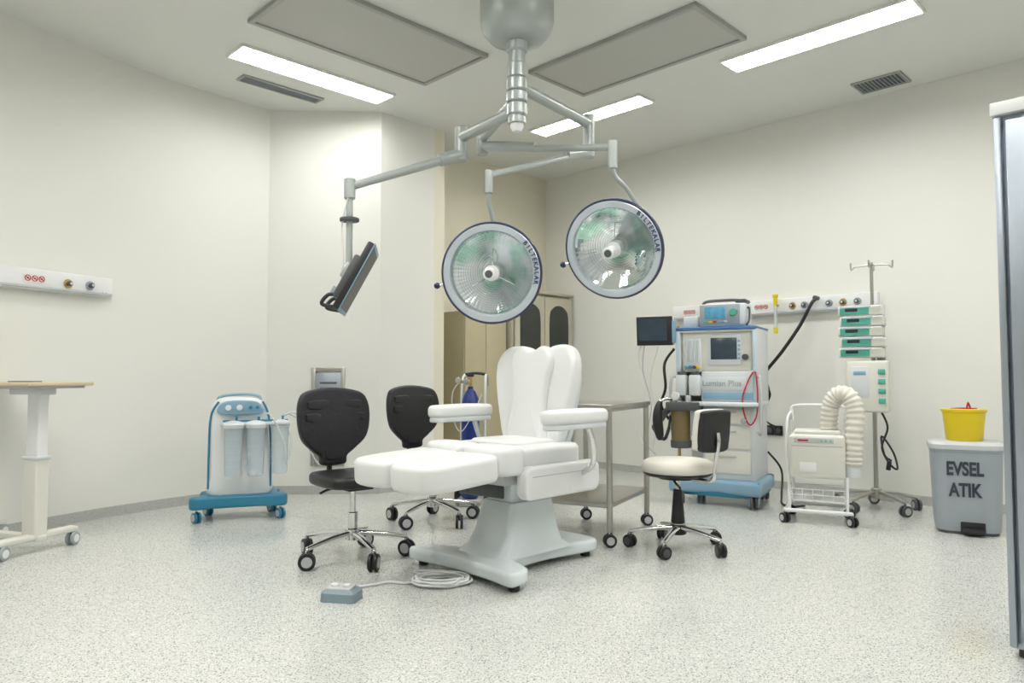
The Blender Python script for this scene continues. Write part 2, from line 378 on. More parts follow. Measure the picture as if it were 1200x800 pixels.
# ---------------- examination chair ----------------
C=G('gynecological_exam_chair',(.017,4.1,0),(-R2,-R2))
puff(C,'base_plate',[(-.40,-.43),(-.2,-.41),(0,-.405),(.2,-.41),(.38,-.43),(.40,-.36),(.36,-.27),(.22,-.21),(.17,-.1),(.16,.1),(.19,.3),(.21,.44),(.17,.50),(0,.51),(-.17,.50),(-.21,.44),(-.19,.3),(-.16,.1),(-.17,-.1),(-.22,-.21),(-.36,-.27),(-.42,-.36)],.03,.10,.022,baseg,plane='XY',sub=3)
for x,y in ((-.36,-.36),(.35,-.36),(-.15,.43),(.15,.43),(.0,-.2)): cyl(C,'levelling_foot',(x,y,0),(x,y,.035),.028,black)
loft(C,'pedestal_lower',[(.09,0,0,.19,.30,.05),(.13,0,0,.165,.24,.05),(.2,0,.01,.15,.2,.04),(.36,0,.02,.125,.165,.03),(.365,0,.02,.12,.16,.03)],baseg)
loft(C,'pedestal_upper',[(.36,0,.02,.10,.14,.02),(.50,0,.02,.10,.14,.02)],baseg)
box(C,'seat_frame',(0,.0,.515),(.46,.62,.06),lgrey,.01)
box(C,'actuator',(0,-.2,.43),(.07,.36,.07),darkg,.01,rot=(-12,0,0))
cyl(C,'actuator_rod',(0,-.12,.40),(0,-.55,.55),.018,chrome)
for s in (-1,1):
    puff(C,'side_cover',rrect(.03,.50,.30,.085,.05),.27 if s>0 else -.345,.345 if s>0 else -.27,.02,white,plane='YZ',smoothp=False)
    box(C,'side_cover_groove',(s*.346,.03,.535),(.003,.5,.004),lgrey,.001)
    box(C,'leg_rail',(s*.16,-.5,.545),(.05,.62,.03),lgrey,.006)
    puff(C,'armrest_pad',rrect(s*.45,-.01,.058,.235,.05),.80,.875,.026,leather,crown=.006,plane='XY',smoothp=False)
    puff(C,'armrest_shell',rrect(s*.45,-.01,.050,.225,.045),.775,.805,.008,whiteg,plane='XY',smoothp=False)
    tube(C,'armrest_post',[(s*.45,.10,.775),(s*.45,.13,.70),(s*.42,.17,.58),(s*.34,.18,.52)],.016,chrome)
puff(C,'seat_cushion',rrect(0,.0,.30,.24,.07),.56,.68,.032,leather,crown=.008,plane='XY',smoothp=False)
puff(C,'seat_overlay',rrect(0,.0,.20,.19,.07),.66,.70,.018,leather,crown=.010,plane='XY',smoothp=False)
for s in (-1,1):
    T=Matrix.Translation((0,-.28,.62))@Matrix.Rotation(radians(3),4,'X')@Matrix.Translation((0,.28,-.62))
    ol=[(s*.006,-.42),(s*.006,-.6),(s*.010,-.82),(s*.06,-.885),(s*.2,-.895),(s*.29,-.86),(s*.325,-.75),(s*.32,-.55),(s*.31,-.44),(s*.25,-.405),(s*.08,-.405)]
    puff(C,'leg_pad_%d'%s,ol,.535,.668,.030,leather,crown=.010,plane='XY',T=T)
    puff(C,'leg_pad_mid_%d'%s,[(s*.008,-.25),(s*.008,-.36),(s*.05,-.41),(s*.26,-.41),(s*.322,-.36),(s*.322,-.27),(s*.26,-.235),(s*.05,-.235)],.545,.692,.034,leather,crown=.006,plane='XY')
T=Matrix.Translation((0,.155,.655))@Matrix.Rotation(radians(-8),4,'X')
for s in (-1,1):
    puff(C,'back_wing_%d'%s,[(s*.02,0.0),(s*.17,.0),(s*.22,.03),(s*.25,.12),(s*.285,.25),(s*.31,.38),(s*.305,.48),(s*.26,.55),(s*.18,.575),(s*.08,.56),(s*.015,.50),(s*.01,.3)],-.05,.045,.035,leather,bend=.35,T=T)
puff(C,'back_centre_panel',[(-.13,-.01),(.13,-.01),(.135,.08),(.12,.2),(.125,.34),(.15,.45),(.14,.52),(.08,.56),(0,.53),(-.08,.56),(-.14,.52),(-.15,.45),(-.125,.34),(-.12,.2),(-.135,.08)],.0,.105,.026,leather,crown=.010,T=T)
puff(C,'back_shell',[(-.18,.0),(.18,.0),(.24,.2),(.25,.43),(.12,.50),(-.12,.50),(-.25,.43),(-.24,.2)],-.075,-.04,.012,whiteg,T=T)
box(C,'back_hinge',(0,.22,.58),(.30,.10,.10),lgrey,.01)
# ---------------- lab chairs ----------------
def labchair(loc,face,rot):
    c=G('swivel_lab_chair',loc,face)
    star(c,.31,.15,chrome,rot,.047)
    cyl(c,'gas_lift_cover',(0,0,.16),(0,0,.27),.028,chrome); cyl(c,'gas_lift',(0,0,.26),(0,0,.43),.017,chrome)
    box(c,'tilt_mechanism',(0,.02,.42),(.16,.24,.04),black,.008)
    tube(c,'adjust_lever',[(-.05,0,.42),(-.16,-.02,.415),(-.22,-.03,.40)],.007,black)
    puff(c,'seat',[(-.19,-.20),(0,-.235),(.19,-.20),(.225,-.08),(.21,.12),(.15,.20),(0,.215),(-.15,.20),(-.21,.12),(-.225,-.08)],.430,.495,.025,blackr,plane='XY',crown=-.012)
    tube(c,'back_bar',[(0,.08,.42),(0,.22,.42),(0,.285,.46),(0,.29,.60),(0,.275,.70)],.018,black,flat=.6)
    T=Matrix.Translation((0,.25,.515))@Matrix.Rotation(radians(-5),4,'X')
    puff(c,'backrest',[(-.07,0),(.07,0),(.09,.05),(.14,.09),(.21,.16),(.235,.27),(.225,.38),(.17,.44),(0,.465),(-.17,.44),(-.225,.38),(-.235,.27),(-.21,.16),(-.14,.09),(-.09,.05)],-.025,.025,.018,blackr,T=T,bend=.7)
    for s in (-1,1):
        for k in range(3):
            z=.18+.075*k; w=(.14,.175,.165)[k]
            puff(c,'back_rib_%d'%k,[(s*.025,z),(s*w,z+.005),(s*(w+.01),z+.03),(s*w,z+.052),(s*.025,z+.055)],.01,.038,.007,blackr,T=T,bend=.7,sub=3)
    puff(c,'back_lower_rib',[(-.05,.03),(.05,.03),(.07,.08),(.09,.13),(-.09,.13),(-.07,.08)],.01,.034,.010,blackr,T=T,sub=3)
    puff(c,'back_rear_plate',[(-.05,.03),(.05,.03),(.09,.2),(.05,.26),(-.05,.26),(-.09,.2)],-.045,-.02,.008,darkg,T=T)
labchair((-.915,4.21,0),(.66,-.75),-.45)
labchair((-.57,5.27,0),(.70,-.71),.9)
# ---------------- white stool ----------------
st=G('round_stool_with_backrest',(1.01,4.46,0),(-.58,.81))
star(st,.29,.13,chrome,.45,.038,black,darkg)
cyl(st,'hub_cover',(0,0,.09),(0,0,.17),.05,black,.04)
cyl(st,'lift_cover',(0,0,.16),(0,0,.36),.042,black,.026); cyl(st,'gas_lift',(0,0,.35),(0,0,.45),.015,chrome)
cyl(st,'seat_plate',(0,0,.425),(0,0,.45),.12,black)
lathe(st,'seat_underside',[(0,.445),(.19,.445),(.205,.455),(.205,.47),(0,.47)],black,seg=48)
lathe(st,'seat_cushion',[(0,.462),(.20,.462),(.215,.475),(.218,.50),(.210,.525),(.18,.540),(0,.545)],leatherc,seg=48,ang=60)
tube(st,'back_bar',[(0,.05,.435),(0,.2,.432),(0,.27,.45),(0,.285,.53),(0,.31,.66),(0,.305,.72)],.013,chrome)
tube(st,'side_lever',[(0.04,.0,.42),(.12,.1,.41),(.16,.16,.40)],.007,black)
T=Matrix.Translation((0,.275,.61))@Matrix.Rotation(radians(-6),4,'X')
o=[(-.10,0),(.10,0),(.125,.04),(.13,.12),(.125,.20),(.10,.24),(-.10,.24),(-.125,.20),(-.13,.12),(-.125,.04)]
puff(st,'back_cushion',o,.0,.05,.022,leatherc,T=T,bend=1.2); puff(st,'back_shell',o,-.03,.006,.015,black,T=T,bend=1.2)
# ---------------- steel trolley ----------------
ta=G('stainless_instrument_trolley',(.60,4.50,0)); ta.rotation_euler=(0,0,atan2(.88,.47))
LX,LY=.74,.46
box(ta,'table_top',(LX/2,LY/2,.855),(LX+.05,LY+.05,.03),steel,.005)
box(ta,'top_lip',(LX/2,LY/2,.835),(LX+.03,LY+.03,.02),steel,.003)
box(ta,'lower_shelf',(LX/2,LY/2,.25),(LX+.02,LY+.02,.03),steel,.005)
for x in (0,LX):
    for y in (0,LY):
        cyl(ta,'leg',(x,y,.09),(x,y,.85),.019,steel); caster(ta,'caster',x,y,.04,.11,black,lgrey,.6)
# ---------------- suction unit ----------------
su=G('medical_suction_unit',(-2.02,5.45,0),(.35,-.94)); su.scale=(.95,.95,.96)
puff(su,'trolley_base',[(-.33,-.20),(-.15,-.17),(.10,-.17),(.30,-.20),(.34,-.12),(.27,.0),(.30,.15),(.2,.2),(-.2,.2),(-.30,.15),(-.27,0),(-.36,-.12)],.10,.19,.02,teal,plane='XY')
for x,y in ((-.31,-.15),(.29,-.15),(-.24,.15),(.24,.15)): caster(su,'caster',x,y,.04,.11,teal,lgrey,.5)
puff(su,'body',[(-.22,.18),(.20,.18),(.21,.4),(.19,.75),(.17,.86),(.10,.915),(-.12,.925),(-.21,.88),(-.235,.75),(-.23,.4)],-.15,.09,.03,white)
for s in (-1,1):
    tube(su,'teal_edge',[(s*.225-.01,-.085,.24),(s*.225-.01,-.09,.5),(s*.21-.015,-.09,.78),(s*.16-.01,-.09,.895)],.008,teal)
puff(su,'control_panel',[(-.15,.80),(.13,.80),(.14,.86),(.08,.90),(-.10,.90),(-.17,.86)],.07,.125,.012,lblue)
for x in (-.10,-.02,.06,.11): cyl(su,'dial',(x,-.12,.85),(x,-.145,.85),.022 if x<.05 else .013,white if x<0 else teal,seg=20)
box(su,'canister_rail',(.10,-.11,.74),(.48,.03,.03),teal,.006)
box(su,'canister_shelf',(.10,-.16,.73),(.50,.10,.02),whiteg,.005)
for x in (-.06,.10,.28):
    yy=-.19 if x<.25 else -.12
    lathe(su,'canister',[(0,.34),(.055,.34),(.06,.36),(.068,.70),(.07,.72),(0,.72)],canist,(x,yy,0),seg=28)
    for k in range(5): lathe(su,'canister_mark',[(.0655,0),(.0665,0),(.0665,.002),(.0655,.002)],lblue,(x,yy,.42+.05*k),seg=28)
    lathe(su,'canister_lid',[(0,.70),(.076,.70),(.078,.725),(.06,.745),(.02,.755),(0,.755)],whiteg,(x,yy,0),seg=28)
    cyl(su,'lid_port',(x+.02,yy,.75),(x+.02,yy,.785),.01,teal,seg=12)
tube(su,'push_handle',[(-.17,.12,.85),(-.17,.15,.925),(0,.16,.945),(.13,.15,.925),(.13,.12,.85)],.012,lblue)
tube(su,'suction_hose',[(.30,-.12,.78),(.40,-.12,.80),(.46,-.10,.62),(.56,-.06,.42),(.62,-.02,.38),(.62,0,.50),(.5,0,.70),(.34,-.05,.80)],.007,clear,n=8)
tube(su,'suction_hose_inner',[(.12,-.19,.78),(.2,-.24,.80),(.30,-.25,.6),(.33,-.2,.42),(.36,-.15,.6),(.30,-.12,.78)],.006,clear,n=8)
# ---------------- overbed table left ----------------
ot=G('overbed_table',(-3.04,4.45,0),(-.35,-.94))
box(ot,'table_top',(-.04,0,1.0),(.88,.42,.022),wood,.006)
box(ot,'top_tray_frame',(-.04,0,.982),(.80,.36,.018),lgrey,.003)
loft(ot,'column_outer',[(.10,.20,0,.058,.042,.012),(.55,.20,0,.058,.042,.012)],cream); loft(ot,'column_inner',[(.5,.20,0,.050,.034,.01),(.975,.20,0,.050,.034,.01)],white)
box(ot,'column_collar',(.20,0,.56),(.128,.096,.02),whiteg,.004)
box(ot,'column_head',(.15,0,.955),(.28,.10,.04),whiteg,.008)
box(ot,'foot_cross_beam',(-.1,0,.085),(.74,.06,.035),cream,.008)
for x in (.22,-.42):
    box(ot,'foot_bar',(x,0,.095),(.07,.50,.035),cream,.01)
    for y in (-.22,.22): caster(ot,'caster',x+.02,y,.04,.10,greyp,white,.3)
box(ot,'papers',(.08,.0,1.014),(.16,.10,.006),darkg,.001)
# ---------------- wall rails ----------------
def rail(name,loc,face,w,zc,h=.14):
    r=G(name,(loc[0],loc[1],0),face); box(r,'housing',(0,-.03,zc),(w,.06,h),white,.008)
    box(r,'lower_rail',(0,-.066,zc-h/2+.018),(w-.02,.012,.018),lgrey,.002)
    return r
def sign3(r,x,z,y=-.062):
    box(r,'sign_plate',(x,y,z),(.15,.002,.055),paper,0)
    for i in (-1,0,1):
        lathe(r,'prohibition_ring',[(.015,0),(.021,0),(.021,.002),(.015,.002),(.015,0)],red,(x+i*.046,y-.001,z),(0,-1,0),20)
        box(r,'prohibition_bar',(x+i*.046,y-.002,z),(.034,.002,.005),red,0,rot=(0,40,0))
        box(r,'pictogram',(x+i*.046,y-.0015,z),(.014,.0015,.012),inkd,0)
def outlet(r,x,z,m=brass,y=-.06):
    lathe(r,'outlet_plate',[(0,0),(.032,0),(.032,.006),(.027,.010),(0,.010)],m,(x,y,z),(0,-1,0),28)
    cyl(r,'outlet_socket',(x,y-.008,z),(x,y-.035,z),.017,darkg,seg=20); cyl(r,'outlet_tip',(x,y-.03,z),(x,y-.042,z),.010,chrome,seg=16)
w0=Vector((-5.0,1.3)); wd=Vector((.43,.9)).normalized(); pl=w0+wd*((Vector((-3.045,5.42))-wd*.55-w0).dot(wd)); nl=(wd.y,-wd.x)
lr=rail('medical_gas_rail',pl,nl,1.10,1.70)
sign3(lr,-.02,1.705); outlet(lr,.21,1.695); outlet(lr,.37,1.70,greyp)
for x in (.47,.5): cyl(lr,'screw',(x,-.06,1.66),(x,-.062,1.66),.004,greyp,seg=8)
rx,ry=2.42,9.27-2.42
rr=rail('medical_gas_rail',(rx,ry),(-R2,-R2),2.0,1.69)
sign3(rr,-.03,1.695); sign3(rr,-.80,1.695)
for x in (-.62,-.50,.27,.38,.60,.72,.84): outlet(rr,x,1.69,brass if x in(-.62,.27,.72) else greyp)
fx=.13
cyl(rr,'flowmeter_body',(fx,-.11,1.70),(fx,-.11,1.77),.018,yellow); cyl(rr,'flowmeter_stub',(fx,-.05,1.70),(fx,-.11,1.70),.012,brass)
cyl(rr,'flowmeter_knob',(fx,-.11,1.77),(fx,-.11,1.80),.026,yellow); cyl(rr,'flowmeter_tube',(fx,-.11,1.48),(fx,-.11,1.70),.015,clear); cyl(rr,'flowmeter_base',(fx,-.11,1.44),(fx,-.11,1.49),.019,yellow)
tube(rr,'black_gas_hose',[(.50,-.09,1.74),(.47,-.14,1.68),(.38,-.16,1.50),(.22,-.18,1.27),(.08,-.2,1.10),(.0,-.22,.98),(-.02,-.22,.86),(.05,-.2,.80),(.10,-.2,.88),(.05,-.2,.98)],.016,blackr)
tube(rr,'black_gas_hose_loop',[(.02,-.23,1.02),(-.04,-.22,.92),(.0,-.22,.80),(.09,-.2,.83),(.08,-.2,.98),(-.02,-.25,1.12),(-.12,-.25,1.40),(-.16,-.08,1.64)],.009,blackr)
cyl(rr,'hose_plug',(.50,-.06,1.74),(.50,-.13,1.74),.02,darkg)
for i in range(2): tube(rr,'coiled_lead',[(.02+.02*i,-.15,1.0),(.06+.03*i,-.2,.85),(-.02,-.18,.72),(.04,-.12,.62),(.06+.05*i,-.04,.57)],.006,black,n=8)
ws=G('power_socket_strip',(2.28,9.27-2.28,0),(-R2,-R2))
for i in range(3):
    box(ws,'socket_plate_%d'%i,(.12+.085*i,-.009,.54),(.08,.016,.09),black,.004)
    cyl(ws,'socket_well_%d'%i,(.12+.085*i,-.017,.54),(.12+.085*i,-.02,.54),.024,darkg,seg=20)
nd=Vector((1.0,.047)).normalized(); ni=G('stainless_wall_service_panel',(-1.64,6.47+.047*.55,0),(nd.y,-nd.x))
zc=.685
for s in (-1,1):
    box(ni,'frame_side',(s*.13,-.012,zc),(.035,.024,.87),steel,.003); box(ni,'frame_end',(0,-.012,zc+s*.42),(.225,.024,.035),steel,.003)
box(ni,'door_upper',(0,-.006,zc+.2),(.225,.012,.38),steel2,.002); box(ni,'door_lower',(0,-.006,zc-.2),(.225,.012,.38),steel,.002)
box(ni,'divider',(0,-.011,zc),(.225,.022,.025),steel,.002)
for i in range(5): box(ni,'upper_slot_%d'%i,(0,-.013,zc+.10+.05*i),(.15,.004,.018),darkg,.001)
cyl(ni,'latch',(.08,-.01,zc-.2),(.08,-.025,zc-.2),.012,chrome)
# ---------------- recess cabinets ----------------
x,y=uv(6.03,5.72); gc=G('glass_door_medicine_cabinet',(x,y,0),(R2,-R2))
Wc,Dc,Hc=.96,.44,1.99
box(gc,'carcass',(0,.02,Hc/2+.04),(Wc,Dc-.04,Hc-.08),cabsteel,.006); box(gc,'plinth',(0,.02,.04),(Wc-.06,Dc-.1,.08),darkg,.003)
box(gc,'cornice',(0,0,Hc-.01),(Wc+.02,Dc+.02,.03),cabsteel,.008)
for s in (-1,1):
    cx=s*.238; box(gc,'door_leaf',(cx,-.205,1.02),(.466,.022,1.84),cabsteel,.005)
    puff(gc,'door_glass_upper',[(cx-.15,1.22),(cx+.15,1.22),(cx+.16,1.26),(cx+.16,1.70),(cx+.11,1.81),(cx,1.85),(cx-.11,1.81),(cx-.16,1.70),(cx-.16,1.26)],.214,.220,.002,glassd)
    puff(gc,'door_glass_lower',rrect(cx,.70,.16,.38,.04),.214,.220,.002,glassd,smoothp=False)
    box(gc,'door_handle',(s*.045,-.235,1.08),(.016,.03,.14),chrome,.005)
    for z in (.4,1.0,1.6): cyl(gc,'hinge',(s*.472,-.215,z),(s*.472,-.215,z+.06),.008,chrome,seg=10)
x,y=uv(5.20,5.76); wc=G('beige_storage_cupboard',(x,y,0),(R2,-R2))
box(wc,'carcass',(0,.01,.86),(.60,.34,1.72),beige,.006)
for s in (-1,1): box(wc,'door_leaf',(s*.148,-.168,.88),(.29,.018,1.62),beige,.004); box(wc,'handle',(s*.02,-.185,1.0),(.01,.02,.12),chrome,.003)
box(wc,'plinth',(0,-.165,.035),(.58,.01,.06),darkg,.002)
# ---------------- gas cylinder ----------------
gy=G('oxygen_cylinder_trolley',(-.34,5.95,0),(-.2,-.97))
lathe(gy,'cylinder',[(0,.06),(.06,.06),(.075,.08),(.075,.80),(.065,.87),(.04,.92),(.022,.94),(.022,.96),(0,.96)],bluecyl,seg=32)
cyl(gy,'valve',(0,0,.95),(0,0,1.04),.018,brass); cyl(gy,'valve_wheel',(0,0,1.04),(0,0,1.06),.03,black); cyl(gy,'gauge',(-.02,-.03,1.0),(-.02,-.05,1.0),.028,chrome); cyl(gy,'regulator',(0,0,1.0),(-.09,-.02,1.0),.014,brass); cyl(gy,'gauge_2',(-.09,-.03,1.01),(-.09,-.05,1.01),.026,chrome)
for s in (-1,1):
    tube(gy,'trolley_tube',[(s*.10,.08,.05),(s*.10,.09,.6),(s*.10,.10,.98),(s*.09,.16,1.06)],.010,white)
    cyl(gy,'trolley_wheel',(s*.11,.08,.07),(s*.14,.08,.07),.07,black)
tube(gy,'trolley_handle',[(-.09,.16,1.06),(0,.17,1.07),(.09,.16,1.06)],.012,black); cyl(gy,'axle',(-.12,.08,.07),(.12,.08,.07),.01,chrome)
box(gy,'foot_plate',(0,0,.045),(.20,.20,.02),lgrey,.004); box(gy,'foot_plate_leg',(0,-.08,.02),(.14,.02,.04),lgrey,.004)
for z in (.35,.7): lathe(gy,'strap',[(.077,-.015),(.082,-.015),(.082,.015),(.077,.015)],lgrey,(0,0,z),seg=32)
tube(gy,'oxygen_line',[(-.09,-.02,1.0),(-.14,-.05,.9),(-.12,-.08,.7),(-.05,-.10,.6),(.05,-.10,.75),(.10,-.02,.9)],.004,clear,n=8)
# ---------------- anaesthesia machine ----------------
an=G('anesthesia_machine',(1.79,6.15,0),(-.5,-.87))
puff(an,'base_plate',[(-.34,-.36),(-.1,-.30),(.1,-.30),(.34,-.36),(.36,-.28),(.34,.25),(.28,.32),(-.28,.32),(-.34,.25),(-.36,-.28)],.10,.21,.03,lblue,plane='XY')
puff(an,'base_skirt',rrect(0,0,.33,.29,.06),.075,.12,.01,teal,plane='XY',smoothp=False)
for x,y in ((-.29,-.30),(.29,-.30),(-.27,.25),(.27,.25)): caster(an,'caster',x,y,.055,.11,darkg,lblue,.4,w=.024)
box(an,'lower_cabinet',(.09,.02,.50),(.42,.52,.60),whiteg,.02,3)
for i,(z,h) in enumerate(((.35,.18),(.55,.18),(.72,.12))):
    box(an,'drawer_%d'%i,(.09,-.245,z),(.36,.02,h),cream,.008); box(an,'drawer_pull_%d'%i,(.09,-.262,z+h*.28),(.14,.012,.015),lgrey,.004)
box(an,'rear_column',(-.05,.16,.78),(.50,.22,1.20),cream,.02)
for x in (-.31,.31):
    box(an,'side_pillar',(x,-.03,1.12),(.04,.46,.64),whiteg,.015); box(an,'pillar_edge',(x,-.262,1.12),(.030,.012,.60),icey,.005)
box(an,'work_table',(.02,-.13,.82),(.66,.44,.035),whiteg,.012,3)
box(an,'ventilator_housing',(.10,-.06,.96),(.44,.40,.25),whiteg,.015,3)
box(an,'ventilator_blue_band',(.10,-.264,.885),(.40,.012,.06),lblue,.004)
box(an,'name_plate',(.06,-.262,.985),(.36,.010,.10),whiteg,.003)
text(an,'name_text','Lumian Plus',(.05,-.2685,.985),.066,greyp,bold=.001)
box(an,'upper_housing',(0,-.02,1.25),(.58,.42,.34),cream,.02,3)
box(an,'screen_bezel',(.07,-.235,1.26),(.27,.02,.25),whiteg,.01); box(an,'screen',(.065,-.247,1.27),(.21,.006,.175),screenb,.002)
for i in range(5): box(an,'soft_key_%d'%i,(.188,-.248,1.19+.035*i),(.018,.008,.018),lblue,.003)
cyl(an,'rotary_knob',(.235,-.23,1.20),(.235,-.26,1.20),.025,darkg)
box(an,'flowmeter_block',(-.19,-.235,1.22),(.15,.03,.28),whiteg,.008)
for i in range(4): cyl(an,'flow_tube_%d'%i,(-.24+.033*i,-.255,1.16),(-.24+.033*i,-.255,1.34),.008,clear,seg=12); cyl(an,'flow_knob_%d'%i,(-.24+.033*i,-.25,1.12),(-.24+.033*i,-.28,1.12),.013,(green,blue,darkg,yellow)[i],seg=14)
box(an,'top_shelf',(0,-.02,1.435),(.66,.50,.03),blue,.012); box(an,'top_shelf_trim',(0,-.02,1.418),(.64,.48,.02),cream,.006)
for s in (-1,1): tube(an,'grab_rail',[(s*.33,-.24,.60),(s*.36,-.30,.62),(s*.36,-.30,1.0),(s*.33,-.24,1.04)],.012,lgrey)
box(an,'vaporizer_rail',(-.22,-.24,.99),(.22,.03,.05),lgrey,.004)
for i,m in enumerate((lgrey,yellow)):
    box(an,'vaporizer_%d'%i,(-.27+.11*i,-.29,.97),(.085,.09,.17),whiteg,.012); cyl(an,'vaporizer_dial_%d'%i,(-.27+.11*i,-.29,1.05),(-.27+.11*i,-.29,1.085),.035,darkg)
box(an,'absorber_head',(-.24,-.32,.80),(.26,.22,.07),darkg,.01)
lathe(an,'absorber_canister',[(0,.50),(.07,.50),(.078,.52),(.078,.77),(0,.77)],gold,(-.27,-.33,0),seg=28); lathe(an,'absorber_base',[(0,.46),(.08,.46),(.085,.48),(.085,.52),(0,.52)],darkg,(-.27,-.33,0),seg=28)
cyl(an,'bellows_dome',(-.13,-.36,.56),(-.13,-.36,.76),.045,canist); cyl(an,'bellows',(-.13,-.36,.57),(-.13,-.36,.68),.036,black)
cyl(an,'apl_valve',(-.20,-.36,.83),(-.20,-.36,.89),.022,lgrey); cyl(an,'pressure_gauge',(-.30,-.36,.88),(-.30,-.385,.88),.035,paper)
cyl(an,'gauge_post',(-.30,-.35,.82),(-.30,-.365,.88),.008,chrome,seg=10)
for i in range(3): tube(an,'breathing_hose_%d'%i,[(-.34,-.40+.03*i,.80),(-.42,-.42,.72-.03*i),(-.45-.02*i,-.38,.62),(-.42,-.32,.52),(-.38,-.3,.62),(-.36,-.32,.72)],.013,darkg,rf=lambda t:.013+.002*sin(t*180),sub=14)
tube(an,'breathing_bag',[(-.42,-.42,.84),(-.43,-.44,.76),(-.43,-.44,.66),(-.42,-.43,.56),(-.42,-.43,.52)],.03,black,rf=lambda t:.012+.03*sin(pi*min(1,t*1.02))**.8)
tube(an,'bag_arm',[(-.28,-.3,.84),(-.36,-.38,.86),(-.42,-.42,.84)],.012,chrome)
cyl(an,'accessory_pole',(-.37,-.05,.21),(-.37,-.05,1.48),.013,brass)
for z in (.5,1.3): box(an,'pole_clamp',(-.34,-.03,z),(.09,.05,.04),lgrey,.006)
box(an,'pole_foot',(-.33,-.05,.19),(.11,.06,.03),lgrey,.005)
tube(an,'monitor_arm',[(-.37,-.05,1.36),(-.43,-.12,1.36),(-.47,-.22,1.42)],.014,alu)
Tm=Matrix.Translation((-.50,-.28,1.43))@Matrix.Rotation(radians(8),4,'Z')@Matrix.Rotation(radians(6),4,'X')
box(an,'monitor_case',(0,.01,0),(.31,.07,.25),whiteg,.015,3,T=Tm); box(an,'monitor_front',(0,-.028,0),(.305,.012,.245),black,.008,T=Tm); box(an,'monitor_display',(-.015,-.036,.01),(.24,.004,.18),screenb,0,T=Tm)
box(an,'monitor_side_module',(.16,.0,-.01),(.03,.07,.19),lblue,.005,T=Tm)
tube(an,'patient_lead',[(-.62,-.26,1.33),(-.66,-.26,1.2),(-.60,-.28,.9),(-.66,-.3,.6),(-.55,-.28,.42),(-.50,-.25,.7),(-.56,-.25,1.0),(-.5,-.2,1.3)],.005,paper,n=6)
tube(an,'patient_lead_2',[(-.60,-.26,1.33),(-.62,-.26,1.1),(-.54,-.28,.8),(-.58,-.3,.5),(-.50,-.28,.38)],.005,lgrey,n=6)
tube(an,'black_lead_bundle',[(-.40,-.08,1.28),(-.46,-.16,1.15),(-.44,-.2,.95),(-.48,-.2,.8),(-.42,-.18,.68)],.012,blackr,n=8)
D=Matrix.Translation((.04,-.06,1.45))
box(an,'defibrillator_body',(0,0,.10),(.38,.24,.19),whiteg,.02,3,T=D); box(an,'defibrillator_face',(-.02,-.122,.105),(.33,.012,.165),greyp,.008,T=D)
box(an,'defibrillator_screen',(-.055,-.130,.12),(.17,.006,.10),screenc,.002,T=D)
for i in range(5): box(an,'defib_key_%d'%i,(-.14+.042*i,-.131,.045),(.028,.008,.016),(green,yellow,red,lblue,lgrey)[i],.003,T=D)
cyl(an,'defib_dial',(.135,-.185,1.57),(.135,-.21,1.57),.03,green)
for s in (-1,1): box(an,'defib_paddle',(s*.02+.14,.0,.215),(.05,.18,.03),darkg,.01,T=D)
tube(an,'defib_handle',[(-.14,-.06,1.63),(-.14,-.06,1.665),(-.08,-.06,1.68),(.12,-.06,1.68),(.17,-.06,1.665),(.17,-.06,1.63)],.013,darkg)
tube(an,'defib_cable',[(.21,-.10,1.60),(.25,-.14,1.60),(.26,-.2,1.5),(.25,-.24,1.46)],.008,blackr)
box(an,'gas_analyzer',(-.24,-.02,1.50),(.13,.20,.10),whiteg,.01)
tube(an,'stethoscope_tube',[(.30,-.27,1.08),(.26,-.29,1.0),(.22,-.30,.86),(.24,-.30,.72),(.28,-.30,.66),(.33,-.31,.74),(.34,-.31,.92),(.32,-.28,1.08)],.006,red,n=8)
cyl(an,'stethoscope_head',(.23,-.31,.69),(.23,-.325,.69),.022,chrome); cyl(an,'stethoscope_hook',(.31,-.24,1.08),(.31,-.30,1.08),.008,chrome,seg=10)
tube(an,'power_cable',[(.30,.28,.4),(.40,.32,.25),(.42,.2,.06),(.46,.0,.012),(.56,-.06,.012),(.62,.05,.012),(.56,.25,.012)],.009,black,n=8)
# ---------------- warming unit ----------------
wu=G('patient_warming_unit_cart',(2.23,5.32,0),(-.42,-.9))
for x,y in ((-.22,-.17),(.22,-.17),(-.20,.17),(.20,.17)): caster(wu,'caster',x,y,.035,.09,black,lgrey,.7)
tube(wu,'base_ring',[(-.22,-.17,.09),(.22,-.17,.09),(.20,.17,.09),(-.20,.17,.09),(-.22,-.17,.09)],.014,white,smoothp=False)
for x,y in ((-.19,-.14),(.19,-.14),(-.18,.14),(.18,.14)): cyl(wu,'upright',(x,y,.09),(x,y,.34 if y<0 else .78),.011,white)
for z in (.16,.20,.24): tube(wu,'basket_wire',[(-.19,-.14,z),(.19,-.14,z),(.18,.14,z),(-.18,.14,z),(-.19,-.14,z)],.004,white,smoothp=False,n=6)
for i in range(6): cyl(wu,'basket_bar',(-.17+.068*i,-.14,.155),(-.17+.068*i,-.14,.245),.003,white,seg=6)
box(wu,'basket_floor',(0,0,.155),(.38,.28,.008),white,.002)
tube(wu,'rear_handle',[(-.18,.14,.77),(-.17,.15,.82),(0,.15,.83),(.17,.15,.82),(.18,.14,.77)],.011,white)
tube(wu,'side_loop',[(-.19,-.12,.33),(-.205,-.13,.5),(-.20,-.10,.72),(-.18,.02,.78),(-.18,.14,.72)],.009,white)
box(wu,'heater_box',(0,-.02,.475),(.37,.30,.31),cream,.025,3); box(wu,'heater_top',(0,-.02,.64),(.31,.24,.04),cream,.014,3)
box(wu,'control_strip',(-.02,-.172,.59),(.26,.006,.035),lgrey,.002); box(wu,'mark_patch',(-.09,-.176,.59),(.07,.003,.012),red,.001)
